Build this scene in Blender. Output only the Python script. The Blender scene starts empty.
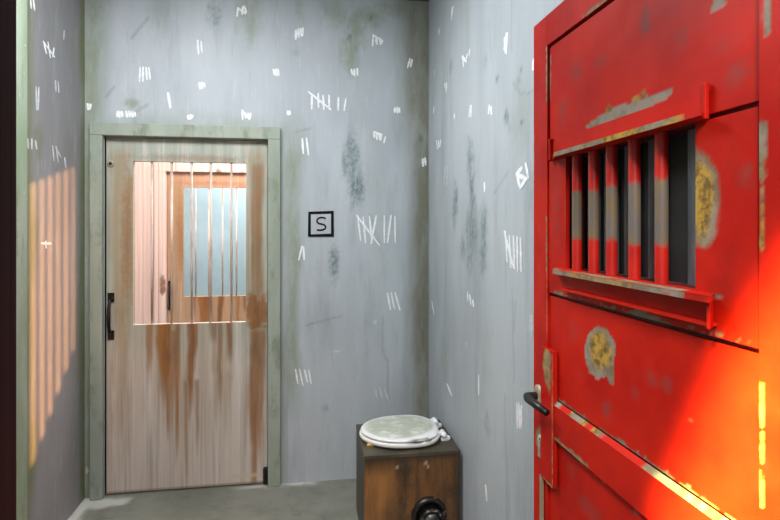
import bpy, bmesh, math, random
import numpy as np
from mathutils import Vector, Matrix
random.seed(7)
SC = bpy.context.scene
COL = SC.collection
PI = math.pi

# ------------------------------------------------------------------ camera
cd = bpy.data.cameras.new('camera')
cam = bpy.data.objects.new('camera', cd); COL.objects.link(cam)
cam.location = (0, 0, 1.5)
cam.rotation_euler = (PI/2, 0, -0.1563)
cd.sensor_width = 36.0
cd.lens = 36.0*533.0/780.0
cd.shift_y = (226.7-260.0)/780.0
cd.clip_start = 0.05
SC.camera = cam

# ------------------------------------------------------------------ world, lamps, exposure
W = bpy.data.worlds.new('world'); SC.world = W; W.use_nodes = True
W.node_tree.nodes['Background'].inputs[0].default_value = (0.80, 0.90, 1.0, 1)
W.node_tree.nodes['Background'].inputs[1].default_value = 0.35
SC.view_settings.view_transform = 'Standard'
SC.view_settings.look = 'None'
SC.view_settings.gamma = 1.0
SC.view_settings.use_curve_mapping = False
SC.view_settings.exposure = 0.22

def area(name, loc, target, size, power, color, size_y=None, spread=None):
    l = bpy.data.lights.new(name, 'AREA'); l.energy = power; l.color = color
    l.size = size
    if size_y: l.shape = 'RECTANGLE'; l.size_y = size_y
    if spread: l.spread = spread
    o = bpy.data.objects.new(name, l); COL.objects.link(o); o.location = loc
    o.rotation_euler = (Vector(target)-Vector(loc)).to_track_quat('-Z', 'Y').to_euler()
    return o
def spot(name, loc, target, power, color, angle, blend, radius):
    l = bpy.data.lights.new(name, 'SPOT'); l.energy = power; l.color = color
    l.spot_size = math.radians(angle); l.spot_blend = blend; l.shadow_soft_size = radius
    o = bpy.data.objects.new(name, l); COL.objects.link(o); o.location = loc
    o.rotation_euler = (Vector(target)-Vector(loc)).to_track_quat('-Z', 'Y').to_euler()
    return o
area('cell_ceiling_lamp', (-0.48, 1.95, 2.84), (-0.44, 2.40, 0), 1.1, 76, (0.96, 0.985, 1.0), 1.1)
area('corridor_ceiling_lamp', (-0.15, -0.9, 2.75), (-0.2, 0.6, 0.6), 0.5, 75, (1.0, 0.86, 0.79))
spot('corridor_spotlight', (-0.30, 0.0, 2.40), (0.563, 0.300, 1.075), 3900, (1.0, 0.98, 0.18), 32.2, 0.42, 0.04)
spot('corridor_stripe_lamp', (0.75, -1.20, 1.50), (-1.2067, 2.80, 1.13), 4800, (1.0, 0.44, 0.16), 24, 0.1, 0.0026)  # spot for the orange striped patch, shaped by the added slotted screen
area('middle_room_lamp', (-0.4, 3.9, 2.80), (-0.7, 4.6, 0.8), 0.9, 74, (1.0, 0.85, 0.79))
area('far_room_lamp', (-0.4, 6.0, 2.80), (-0.6, 6.6, 0.8), 1.0, 72, (0.90, 0.97, 1.0))

# ------------------------------------------------------------------ helpers
def tag(o, label=None, cat=None, group=None, kind=None):
    if label: o['label'] = label
    if cat: o['category'] = cat
    if group: o['group'] = group
    if kind: o['kind'] = kind
    return o
def empty(name, loc=(0, 0, 0)):
    o = bpy.data.objects.new(name, None); COL.objects.link(o); o.location = loc
    o.empty_display_size = 0.1
    return o

class MB:
    """collects shapes, builds ONE mesh object"""
    def __init__(s): s.v = []; s.f = []; s.m = []; s.sm = []; s.att = {}
    def _add(s, vs, fs, mi=0, smooth=False, att=None):
        b = len(s.v); s.v += [tuple(p) for p in vs]
        for f in fs:
            s.f.append([b+i for i in f]); s.m.append(mi); s.sm.append(smooth)
        if att:
            for k, a in att.items():
                d = s.att.setdefault(k, {})
                for i, x in enumerate(a): d[b+i] = float(x)
    def box(s, a, b, mi=0, att=None):
        x0, y0, z0 = a; x1, y1, z1 = b
        vs = [(x0,y0,z0),(x1,y0,z0),(x1,y1,z0),(x0,y1,z0),(x0,y0,z1),(x1,y0,z1),(x1,y1,z1),(x0,y1,z1)]
        fs = [(0,3,2,1),(4,5,6,7),(0,1,5,4),(1,2,6,5),(2,3,7,6),(3,0,4,7)]
        s._add(vs, fs, mi, False, {k: [x]*8 for k, x in att.items()} if att else None)
    def grid(s, u0, u1, v0, v1, step, fn, holes=(), mask=None, flip=False):
        def axis(a, b, cuts):
            pts = sorted(set([a, b]+[c for c in cuts if a < c < b]))
            out = []
            for p, q in zip(pts, pts[1:]):
                n = max(1, int(round((q-p)/step)))
                out += list(np.linspace(p, q, n+1)[:-1])
            return np.array(out+[b])
        us = axis(u0, u1, [h[0] for h in holes]+[h[1] for h in holes])
        vs_ = axis(v0, v1, [h[2] for h in holes]+[h[3] for h in holes])
        U, V = np.meshgrid(us, vs_)
        nu = len(us); nv = len(vs_)
        P = [fn(u, v) for u, v in zip(U.ravel(), V.ravel())]
        fs = []
        for j in range(nv-1):
            vc = (vs_[j]+vs_[j+1])/2
            for i in range(nu-1):
                uc = (us[i]+us[i+1])/2
                if any(h[0] < uc < h[1] and h[2] < vc < h[3] for h in holes): continue
                q = (j*nu+i, j*nu+i+1, (j+1)*nu+i+1, (j+1)*nu+i)
                fs.append(q[::-1] if flip else q)
        att = None
        if mask is not None:
            att = {k: np.clip(a, 0, 1) for k, a in mask(U.ravel(), V.ravel()).items()}
        s._add(P, fs, 0, False, att)
    def prism(s, poly, fn0, fn1, mi=0):
        """poly: list of (u,v); fn0/fn1 map to front and back points"""
        n = len(poly)
        vs = [fn0(*p) for p in poly]+[fn1(*p) for p in poly]
        fs = [tuple(range(n)), tuple(range(2*n-1, n-1, -1))]
        for i in range(n):
            j = (i+1) % n; fs.append((i, n+i, n+j, j))
        s._add(vs, fs, mi)
    def tube(s, pts, r, n=14, mi=0, caps=True, att=None):
        pts = [Vector(p) for p in pts]
        rr = r if isinstance(r, (list, tuple)) else [r]*len(pts)
        vs = []; fs = []; up = None
        for i, p in enumerate(pts):
            d = (pts[min(i+1, len(pts)-1)]-pts[max(i-1, 0)]).normalized()
            if up is None:
                up = Vector((0, 0, 1)) if abs(d.z) < .9 else Vector((1, 0, 0))
            a = d.cross(up).normalized(); b = a.cross(d).normalized(); up = b
            for k in range(n):
                t = 2*PI*k/n
                vs.append(p+a*math.cos(t)*rr[i]+b*math.sin(t)*rr[i])
        for i in range(len(pts)-1):
            for k in range(n):
                k2 = (k+1) % n
                fs.append((i*n+k, i*n+k2, (i+1)*n+k2, (i+1)*n+k))
        if caps:
            fs.append(tuple(range(n-1, -1, -1))); fs.append(tuple((len(pts)-1)*n+k for k in range(n)))
        s._add(vs, fs, mi, True, {k: list(att[k](vs)) for k in att} if att else None)
    def lathe(s, prof, origin, ax, n=40, mi=0, sx=1.0, sy=1.0):
        """prof: (radius, height) along unit axis ax; elliptical by sx, sy"""
        ax = Vector(ax).normalized()
        a = Vector((1, 0, 0)) if abs(ax.x) < .9 else Vector((0, 1, 0))
        a = (a-ax*a.dot(ax)).normalized(); b = ax.cross(a)
        o = Vector(origin); vs = []; fs = []
        for r, h in prof:
            for k in range(n):
                t = 2*PI*k/n
                vs.append(o+ax*h+a*r*sx*math.cos(t)+b*r*sy*math.sin(t))
        for i in range(len(prof)-1):
            for k in range(n):
                k2 = (k+1) % n
                fs.append((i*n+k, i*n+k2, (i+1)*n+k2, (i+1)*n+k))
        fs.append(tuple(range(n-1, -1, -1))); fs.append(tuple((len(prof)-1)*n+k for k in range(n)))
        s._add(vs, fs, mi, True)
    def build(s, name, mats, parent=None, bevel=0.0, seg=2, kind=None, label=None, autosmooth=False):
        me = bpy.data.meshes.new(name)
        me.from_pydata(s.v, [], s.f)
        if not isinstance(mats, (list, tuple)): mats = [mats]
        for m in mats: me.materials.append(m)
        me.polygons.foreach_set('material_index', s.m)
        me.polygons.foreach_set('use_smooth', s.sm)
        for k, d in s.att.items():
            at = me.attributes.new(k, 'FLOAT', 'POINT')
            arr = np.zeros(len(s.v), dtype=np.float32)
            arr[list(d.keys())] = list(d.values())
            at.data.foreach_set('value', arr)
        me.update()
        o = bpy.data.objects.new(name, me); COL.objects.link(o)
        if parent is not None:
            o.parent = parent
            if parent.type == 'EMPTY': o.matrix_parent_inverse = Matrix.Translation(-Vector(parent.location))
        if bevel:
            b = o.modifiers.new('bevel', 'BEVEL'); b.width = bevel; b.segments = seg
            b.limit_method = 'ANGLE'; b.angle_limit = math.radians(40)
        if kind: o['kind'] = kind
        if label: o['label'] = label
        return o

# ------------------------------------------------------------------ 2D noise for wear and stain masks
_rng = np.random.RandomState(11)
_tab = _rng.rand(256, 256)
def vnoise(x, y):
    xi = np.floor(x).astype(int); yi = np.floor(y).astype(int)
    fx = x-xi; fy = y-yi
    fx = fx*fx*(3-2*fx); fy = fy*fy*(3-2*fy)
    g = lambda a, b: _tab[a % 256, b % 256]
    return (g(xi, yi)*(1-fx)+g(xi+1, yi)*fx)*(1-fy)+(g(xi, yi+1)*(1-fx)+g(xi+1, yi+1)*fx)*fy
def fbm(x, y, o=4):
    t = 0; a = .5; n = 0
    for i in range(o):
        t = t+a*vnoise(x*2**i+17.3*i, y*2**i+5.1*i); n += a; a *= .5
    return t/n
def sstep(a, b, x):
    t = np.clip((x-a)/(b-a), 0, 1); return t*t*(3-2*t)
def blob(u, v, c, soft=.5, rough=.6, fq=None, strength=1.0):
    """soft-edged irregular patch; c = (centre u, centre v, radius u, radius v)"""
    cu, cv, ru, rv = c
    d = np.sqrt(((u-cu)/ru)**2+((v-cv)/rv)**2)
    fq = fq or 2.0/min(ru, rv)
    d = d+(fbm(u*fq+cu*31, v*fq+cv*17)-.5)*rough*2
    return strength*(1-sstep(1-soft, 1+soft*.4, d))
def streak(u, v, c, strength=1.0, soft=1.0):
    """running stain; c = (u, v top, v bottom, half width)"""
    cu, v1, v0, w = c
    t = np.clip((v1-v)/(v1-v0), -1, 2)
    wob = (fbm(u*0+cu*9, v*7, 3)-.5)*w*.8
    edge = (fbm(u*60, v*2.2+cu*5, 3)-.5)
    d = np.abs(u-cu-wob)/(w*(1.05-.35*np.clip(t, 0, 1)))
    m = 1-sstep(.45, 1.25, d+edge*.9*soft)
    end = sstep(-.03, .03, t)*(1-sstep(.55, 1.08, t+(fbm(u*70+3, v*1.2, 3)-.5)*.7))
    return strength*m*end
def poly_mask(u, v, pts, rough=.004, fq=60):
    """1 inside an irregular polygon"""
    uu = u+(fbm(u*fq, v*fq)-.5)*2*rough; vv = v+(fbm(u*fq+50, v*fq+9)-.5)*2*rough
    ins = np.zeros(len(u), bool); n = len(pts)
    for i in range(n):
        x1, y1 = pts[i]; x2, y2 = pts[(i+1) % n]
        c = ((y1 > vv) != (y2 > vv))
        with np.errstate(divide='ignore', invalid='ignore'):
            xi = (x2-x1)*(vv-y1)/(y2-y1+1e-12)+x1
        ins ^= c & (uu < xi)
    return ins.astype(float)
def mx(*a):
    r = a[0]
    for b in a[1:]: r = np.maximum(r, b)
    return r

# ------------------------------------------------------------------ materials
class NT:
    def __init__(s, name):
        s.m = bpy.data.materials.new(name); s.m.use_nodes = True
        s.t = s.m.node_tree; s.b = s.t.nodes['Principled BSDF']
        s.tc = s.t.nodes.new('ShaderNodeTexCoord')
    def n(s, t, **k):
        x = s.t.nodes.new(t)
        for a, b in k.items(): setattr(x, a, b)
        return x
    def l(s, a, b): s.t.links.new(a, b)
    def noise(s, scale=5, stretch=(1, 1, 1), detail=4, rough=.6, off=0):
        mp = s.n('ShaderNodeMapping'); mp.inputs['Scale'].default_value = stretch
        mp.inputs['Location'].default_value = (off, off*.7, off*1.3)
        s.l(s.tc.outputs['Object'], mp.inputs['Vector'])
        x = s.n('ShaderNodeTexNoise'); x.inputs['Scale'].default_value = scale
        x.inputs['Detail'].default_value = detail; x.inputs['Roughness'].default_value = rough
        s.l(mp.outputs[0], x.inputs['Vector'])
        return x.outputs['Fac']
    def ramp(s, fac, a, b, lo=0.0, hi=1.0):
        x = s.n('ShaderNodeMapRange'); x.interpolation_type = 'SMOOTHSTEP'
        x.inputs['From Min'].default_value = a; x.inputs['From Max'].default_value = b
        x.inputs['To Min'].default_value = lo; x.inputs['To Max'].default_value = hi
        s.l(fac, x.inputs['Value']); return x.outputs[0]
    def attr(s, name):
        x = s.n('ShaderNodeAttribute'); x.attribute_name = name; return x.outputs['Fac']
    def math(s, op, a, b):
        x = s.n('ShaderNodeMath', operation=op)
        for i, v in enumerate((a, b)):
            if isinstance(v, (int, float)): x.inputs[i].default_value = v
            else: s.l(v, x.inputs[i])
        return x.outputs[0]
    def mix(s, fac, a, b):
        x = s.n('ShaderNodeMix', data_type='RGBA')
        for i, v in ((0, fac), (6, a), (7, b)):
            if isinstance(v, (int, float)): x.inputs[i].default_value = v
            elif isinstance(v, tuple): x.inputs[i].default_value = (*v, 1) if len(v) == 3 else v
            else: s.l(v, x.inputs[i])
        return x.outputs[2]
    def done(s, color, rough=.6, metal=0.0, bump=None, bstr=.2, bdist=.003, spec=None):
        for k, v in (('Base Color', color), ('Roughness', rough), ('Metallic', metal)):
            if isinstance(v, tuple): s.b.inputs[k].default_value = (*v, 1)
            elif isinstance(v, (int, float)): s.b.inputs[k].default_value = v
            else: s.l(v, s.b.inputs[k])
        if spec is not None: s.b.inputs['Specular IOR Level'].default_value = spec
        if bump is not None:
            x = s.n('ShaderNodeBump'); x.inputs['Strength'].default_value = bstr
            x.inputs['Distance'].default_value = bdist
            s.l(bump, x.inputs['Height']); s.l(x.outputs[0], s.b.inputs['Normal'])
        return s.m

def plaster(name, lo, hi):
    t = NT(name)
    c = t.mix(t.ramp(t.noise(1.6, (1, 1, .35)), .35, .65), lo, hi)
    c = t.mix(t.math('MULTIPLY', t.ramp(t.noise(7, (1.3, 1.3, .18), 5), .52, .72), .45), c, (.27, .30, .33))
    c = t.mix(t.math('MULTIPLY', t.ramp(t.noise(5, (1, 1, .22), 5, off=4), .58, .75), .35), c, (.50, .53, .57))
    c = t.mix(t.math('MULTIPLY', t.ramp(t.noise(30, (1, 1, .12), 5, off=9), .60, .74), .28), c, (.26, .28, .27))
    c = t.mix(t.math('MULTIPLY', t.ramp(t.noise(48, (1.2, 1.2, .10), 5, .7, 13), .54, .70), .22), c, (.56, .59, .60))
    c = t.mix(t.math('MULTIPLY', t.ramp(t.noise(70, (1, 1, .7), 5, .8, 21), .56, .72), .30), c, (.22, .235, .225))
    c = t.mix(t.math('MULTIPLY', t.ramp(t.noise(3.2, (1, 1, .3), 6, .75, 17), .56, .72), .40), c, (.30, .335, .285))
    tex = t.ramp(t.noise(9, (1.5, 1.5, .4), 6, .7), .25, .7)
    c = t.mix(t.math('MULTIPLY', t.math('MULTIPLY', t.attr('moss'), t.ramp(tex, 0, 1, .5, 1)), .95), c, (.165, .205, .095))
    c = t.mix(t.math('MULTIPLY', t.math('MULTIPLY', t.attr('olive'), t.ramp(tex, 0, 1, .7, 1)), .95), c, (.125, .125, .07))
    spk = t.ramp(t.noise(42, (1, 1, .6), 5, .75), .40, .62)
    c = t.mix(t.math('MULTIPLY', t.math('MULTIPLY', t.attr('smudge'), t.ramp(spk, 0, 1, .45, 1)), .95), c, (.065, .120, .115))
    c = t.mix(t.math('MULTIPLY', t.attr('crack'), .55), c, (.13, .14, .12))
    c = t.mix(t.attr('chip'), c, (.62, .64, .58))
    return t.done(c, .55, bump=t.noise(16, (1, 1, .5), 6, .65), bstr=.40, bdist=.006)
M_WALL = plaster('stained_blue_grey_plaster', (.335, .372, .405), (.432, .476, .512))
M_LEFT = plaster('stained_plaster_shade_darkened', (.215, .215, .222), (.275, .275, .285))  # left wall's shade is put into this darker plaster colour

def door_wood(name, top, mid, low):
    t = NT(name)
    g = t.noise(22, (1.6, 1.6, .05), 5, .65)
    c = t.mix(t.attr('low'), top, low)
    c = t.mix(t.math('MULTIPLY', t.attr('mid'), .8), c, mid)
    c = t.mix(t.math('MULTIPLY', t.ramp(g, .42, .68), .50), c, (.25, .21, .165))
    c = t.mix(t.math('MULTIPLY', t.ramp(t.noise(14, (1.6, 1.6, .07), 4, .6, 3), .52, .68), .55), c, (.62, .57, .53))
    fine = t.noise(34, (2, 2, .06), 5, .7, 6)
    rust = t.math('MULTIPLY', t.attr('rust'), t.ramp(fine, .28, .62, .82, 1.0))
    c = t.mix(t.math('MULTIPLY', t.attr('tan'), t.ramp(fine, .3, .65, .6, 1.0)), c, (.30, .215, .112))
    c = t.mix(t.math('POWER', rust, .75), c, t.mix(t.ramp(t.noise(8, (1, 1, .3), 4), .35, .65), (.28, .112, .024), (.16, .066, .020)))
    c = t.mix(t.math('MULTIPLY', t.attr('edge'), .7), c, (.12, .10, .075))
    c = t.mix(t.attr('plank'), c, (.55, .42, .29))
    return t.done(c, .6, bump=g, bstr=.12, bdist=.003)
M_DOOR2 = door_wood('rusty_orange_wood', (.46, .27, .16), (.46, .28, .15), (.44, .32, .22))
M_DOOR = door_wood('rust_streaked_whitewashed_wood', (.345, .385, .325), (.46, .44, .37), (.61, .525, .475))

def frame_wood():
    t = NT('pale_green_painted_frame')
    c = t.mix(t.ramp(t.noise(4, (1, 1, .3), 5), .35, .65), (.245, .29, .235), (.32, .36, .305))
    c = t.mix(t.math('MULTIPLY', t.ramp(t.noise(11, (1, 1, .4), 5, .7, 3), .50, .66), .75), c, (.17, .20, .13))
    c = t.mix(t.math('MULTIPLY', t.ramp(t.noise(26, (1, 1, .3), 4, .7, 8), .62, .75), .55), c, (.30, .24, .15))
    return t.done(c, .6, bump=t.noise(20), bstr=.12)
M_FRAME = frame_wood()

def post_green():
    t = NT('chipped_green_post_paint')
    c = t.mix(t.ramp(t.noise(5, (1, 1, .3), 5), .35, .65), (.235, .31, .205), (.33, .39, .31))
    c = t.mix(t.math('MULTIPLY', t.ramp(t.noise(10, (1, 1, .25), 5, .7, 5), .52, .7), .7), c, (.15, .17, .09))
    c = t.mix(t.ramp(t.noise(60, (1, 1, .5), 3, .7, 2), .69, .73), c, (.60, .62, .52))
    return t.done(c, .6, bump=t.noise(20), bstr=.15)
M_POST = post_green()

def simple(name, c1, c2, scale=8, rough=.6, metal=0., stretch=(1, 1, 1), bstr=.1, lo=.38, hi=.64, spec=None):
    t = NT(name); n = t.noise(scale, stretch, 5)
    return t.done(t.mix(t.ramp(n, lo, hi), c1, c2), rough, metal, bump=n, bstr=bstr, spec=spec)
M_BLACK = simple('matt_black_jamb_paint', (.007, .0075, .009), (.015, .016, .020), 30, .65, stretch=(3, 3, .05), spec=.06)
M_IRON = simple('black_iron', (.010, .010, .011), (.028, .027, .027), 30, .38, .6)
M_CHALK = simple('white_chalk', (.70, .72, .74), (.84, .86, .88), 60, .9)
M_FAINT = simple('worn_chalk', (.48, .50, .53), (.60, .62, .64), 60, .9)
M_CEIL = simple('dark_ceiling_paint', (.11, .10, .115), (.16, .15, .165), 3, .8)
M_CONC = None
def concrete():
    t = NT('worn_concrete')
    c = t.mix(t.ramp(t.noise(2.2, (1, 1, 1), 6, .65), .35, .65), (.125, .132, .108), (.195, .20, .168))
    c = t.mix(t.math('MULTIPLY', t.ramp(t.noise(8, (1, 2, 1), 6, .7, 3), .52, .7), .5), c, (.215, .22, .19))
    c = t.mix(t.math('MULTIPLY', t.ramp(t.noise(5, (1, 1, 1), 5, .7, 7), .55, .72), .5), c, (.065, .068, .055))
    c = t.mix(t.attr('pale'), c, (.56, .56, .52))
    return t.done(c, .5, bump=t.noise(25, (1, 1, 1), 6), bstr=.15)
M_CONC = concrete()
def planks():
    t = NT('pinkish_whitewashed_planks')
    g = t.noise(16, (2.2, 2.2, .05), 5)
    c = t.mix(t.ramp(g, .35, .65), (.62, .50, .45), (.74, .63, .58))
    c = t.mix(t.ramp(t.noise(5, (1, 1, .5), 3, .5, 3), .68, .74), c, (.25, .15, .10))
    w = t.n('ShaderNodeTexWave', wave_type='BANDS', bands_direction='X', wave_profile='SAW')
    w.inputs['Scale'].default_value = 2.2; w.inputs['Distortion'].default_value = 0
    t.l(t.tc.outputs['Object'], w.inputs['Vector'])
    c = t.mix(t.ramp(w.outputs['Fac'], .965, .985), c, (.22, .14, .10))
    return t.done(c, .6)
M_PLANK = planks()
M_COOL = simple('cool_grey_far_wall', (.38, .45, .47), (.46, .53, .55), 1.5, .6)

def red_paint():
    t = NT('chipped_red_door_paint')
    c = t.mix(t.ramp(t.noise(5, (1, 1, 1), 5), .35, .65), (.34, .0058, .0026), (.45, .0115, .004))
    c = t.mix(t.math('MULTIPLY', t.ramp(t.noise(6.5, (1, 1, .7), 5, .65, 4), .60, .76), .45), c, (.15, .012, .009))
    d = t.noise(9, (1, 1, .8), 4, .6, 2)
    c = t.mix(t.math('MULTIPLY', t.attr('dull'), t.ramp(d, .3, .6, .4, .85)), c, (.115, .055, .048))
    gold = t.mix(t.ramp(t.noise(55, (1, 1, 1), 5, .7), .38, .6), (.13, .085, .025), (.40, .25, .05))
    grey = t.mix(t.ramp(t.noise(26, (1, 1, 1), 5, .7, 5), .36, .62), (.15, .12, .075), (.235, .215, .175))
    bare = t.mix(t.attr('gold'), grey, gold)
    c = t.mix(t.attr('bare'), c, bare)
    r = t.ramp(t.noise(8, (1, 1, 1), 4), .3, .7, .36, .55)
    h = t.math('SUBTRACT', t.math('MULTIPLY', t.noise(22, (1, 1, 1), 5), .25), t.attr('bare'))
    return t.done(c, r, bump=h, bstr=.25, bdist=.002, spec=.14)
M_RED = red_paint()
M_BARE = simple('bare_worn_metal_edge', (.24, .20, .13), (.40, .38, .34), 22, .5, .1, lo=.4, hi=.6)
M_REDDARK = simple('dark_red_core_paint', (.06, .004, .004), (.10, .006, .006), 12, .6)
def bar_paint():
    t = NT('red_bar_paint_worn_to_metal')
    c = t.mix(t.ramp(t.noise(9), .35, .65), (.35, .0058, .0026), (.45, .0115, .004))
    m = t.mix(t.ramp(t.noise(24, (1, 1, .5), 5, .7, 3), .36, .62), (.15, .115, .06), (.105, .105, .108))
    c = t.mix(t.attr('bare'), c, m)
    return t.done(c, .42, bump=t.noise(30), bstr=.1)
M_BAR = bar_paint()
M_BOARD = simple('black_board', (.004, .004, .005), (.010, .010, .012), 20, .6)
M_SLAT = simple('charcoal_slat', (.09, .105, .12), (.16, .18, .20), 30, .5, stretch=(1, 1, .3))

def box_wood():
    t = NT('dark_stained_plywood')
    g = t.noise(9, (2.2, 2.2, .22), 6, .7)
    c = t.mix(t.ramp(g, .36, .64), (.050, .024, .009), (.150, .068, .020))
    c = t.mix(t.ramp(t.noise(4, (1, 1, .8), 5, .7, 3), .48, .66), c, (.038, .022, .011))
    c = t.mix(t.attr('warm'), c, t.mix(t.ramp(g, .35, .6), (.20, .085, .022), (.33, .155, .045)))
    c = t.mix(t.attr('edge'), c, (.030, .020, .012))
    c = t.mix(t.attr('chip'), c, (.55, .45, .34))
    return t.done(c, .42, bump=g, bstr=.12)
M_BOX = box_wood()
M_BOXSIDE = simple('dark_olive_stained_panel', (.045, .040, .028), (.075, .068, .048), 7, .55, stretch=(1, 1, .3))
def lid_mat():
    t = NT('white_seat_enamel_with_moss_stains')
    c = t.mix(t.ramp(t.noise(9, (1, 1, 1), 5), .4, .6), (.66, .68, .68), (.74, .76, .76))
    k = t.math('MULTIPLY', t.attr('moss'), t.ramp(t.noise(14, (1, 1.4, 1), 5, .7, 2), .28, .58))
    c = t.mix(t.math('MULTIPLY', k, .8), c, (.33, .365, .255))
    c = t.mix(t.attr('scuff'), c, (.05, .055, .05))
    return t.done(c, .3, spec=.5)
M_LID = lid_mat()
M_HINGE = simple('white_plastic', (.62, .65, .66), (.74, .76, .77), 20, .35)
M_YELLOW = simple('yellow_wooden_buffer', (.50, .32, .06), (.60, .42, .12), 25, .5)
def pipe_mat():
    t = NT('black_cast_iron_with_white_scuffs')
    c = t.mix(t.ramp(t.noise(22, (1, 1, 1), 6, .75), .55, .66), (.010, .009, .008), (.42, .40, .38))
    return t.done(c, .3, .2, bump=t.noise(30), bstr=.25)
M_PIPE = pipe_mat()
M_PIPECAP = simple('dark_grey_cast_cap', (.02, .02, .021), (.11, .11, .11), 30, .4, .4)

# ------------------------------------------------------------------ room shell
BY = 3.17; RX = 0.7345; LX = -1.2067; CZ = 2.87
DX0, DX1 = -1.105, -0.218       # rusty door leaf

def floor_mask(u, v):
    line = 1-sstep(.012, .05, np.abs(u-(LX+.03))+(fbm(u*20, v*14)-.5)*.05)
    line = line*sstep(2.1, 2.6, v)
    d = sstep(.010, .045, (BY-v)+(fbm(u*18, v*18)-.5)*.06)
    back = (1-d)*sstep(-.45, -.25, u)*(1-sstep(.0, .1, u))
    return {'pale': mx(line*.9, back*.75, blob(u, v, (-1.08, 3.10, .14, .06), .5, .4)*.8)}
b = MB(); b.grid(LX-.1, RX+.1, .30, BY, .02, lambda u, v: (u, v, 0), mask=floor_mask)
b.box((LX-.1, -2.2, -.10), (2.0, 7.1, -.0005))
tag(b.build('floor', M_CONC, kind='structure'), 'worn grey green concrete floor of the cell', 'floor')
b = MB(); b.box((LX-.1, .3, CZ), (RX+.1, BY+.1, CZ+.08))
tag(b.build('ceiling', M_CEIL, kind='structure'), 'dark ceiling just visible above the back corner of the cell', 'ceiling')

def back_mask(u, v):
    n = fbm(u*3, v*1.2)
    moss = (1-sstep(.02, .16, u-LX+(n-.5)*.12))*.75
    moss = mx(moss, (1-sstep(.005, .085, np.abs(u-(-.085))+(fbm(u*8, v*3)-.5)*.10))*.75*sstep(.2, .8, v)*(1-sstep(1.85, 2.25, v)))
    moss = mx(moss, (1-sstep(.0, .10, (v-2.08)+(fbm(u*6, v*6)-.5)*.12))*.35*(u < -.1))
    for c, k in (((0.259,2.540,0.065,0.143), .8), ((0.300,2.673,0.066,0.131), .8), ((0.378,2.755,0.096,0.072), .8), ((0.512,2.812,0.122,0.054), .55),
                 ((0.170,2.772,0.094,0.095), .5), ((-0.320,2.707,0.079,0.150), .55), ((-0.035,2.771,0.029,0.094), .5), ((-0.962,2.192,0.047,0.034), .8),
                 ((-1.170,2.533,0.062,0.332), .45), ((-0.813,2.733,0.075,0.141), .25)):
        moss = mx(moss, blob(u, v, c, .8, .5, strength=k))
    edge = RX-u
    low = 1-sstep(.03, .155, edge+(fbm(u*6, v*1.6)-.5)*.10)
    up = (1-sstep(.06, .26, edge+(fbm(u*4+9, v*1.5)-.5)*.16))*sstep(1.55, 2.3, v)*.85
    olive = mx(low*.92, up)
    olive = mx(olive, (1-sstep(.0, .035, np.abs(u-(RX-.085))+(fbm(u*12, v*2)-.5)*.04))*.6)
    sm = 0*u
    for c, k in (((0.271,1.897,0.048,0.167), .75), ((0.300,1.731,0.054,0.119), .95), ((0.229,1.867,0.024,0.095), .6), ((0.294,1.927,0.024,0.060), .8),
                 ((0.164,1.291,0.035,0.118), .75), ((0.164,1.267,0.024,0.053), .9), ((0.117,0.429,0.023,0.030), .5), ((-0.520,2.717,0.044,0.080), .5),
                 ((0.390,2.750,0.015,0.018), .9), ((0.253,2.623,0.015,0.024), .9), ((0.684,2.033,0.019,0.036), .8), ((-0.058,2.523,0.035,0.029), .3)):
        sm = mx(sm, blob(u, v, c, .7, .55, strength=k))
    cr = 0*u
    for x0, z0, x1, z1, w in ((-0.058,2.055,0.035,2.081, .003), (0.457,0.963,0.457,0.747, .003), (0.457,0.747,0.487,0.686, .003), (0.487,0.686,0.487,0.445, .003),
                              (-0.000,0.922,0.211,0.970, .0025), (0.378,1.570,0.439,1.390, .0025), (-0.962,2.556,-0.877,2.673, .004), (-1.097,2.220,-1.056,2.278, .004), (-0.935,2.148,-0.882,2.184, .005)):
        t = np.clip(((u-x0)*(x1-x0)+(v-z0)*(z1-z0))/((x1-x0)**2+(z1-z0)**2), 0, 1)
        d = np.hypot(u-x0-t*(x1-x0), v-z0-t*(z1-z0))
        cr = mx(cr, .55*(1-sstep(w*.8, w*3.2, d+(fbm(u*50, v*50)-.5)*.006)))
    ch = 0*u
    for c in ((-1.221,1.697,0.013,0.025), (-1.195,0.156,0.011,0.019), (0.409,0.929,0.015,0.009), (0.181,0.763,0.024,0.007)):
        ch = mx(ch, blob(u, v, c, .5, .5, strength=.8))
    return {'moss': moss, 'olive': olive, 'smudge': sm, 'crack': cr, 'chip': ch}
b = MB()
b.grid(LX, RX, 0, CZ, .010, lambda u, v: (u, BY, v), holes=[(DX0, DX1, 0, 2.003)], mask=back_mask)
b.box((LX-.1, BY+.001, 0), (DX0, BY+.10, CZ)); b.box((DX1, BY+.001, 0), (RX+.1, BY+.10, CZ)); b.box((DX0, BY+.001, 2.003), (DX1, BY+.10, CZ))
wall_back = tag(b.build('wall_back', M_WALL, kind='structure'), 'stained blue grey back wall covered with white tally marks, holding the rusty door', 'wall')

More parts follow.
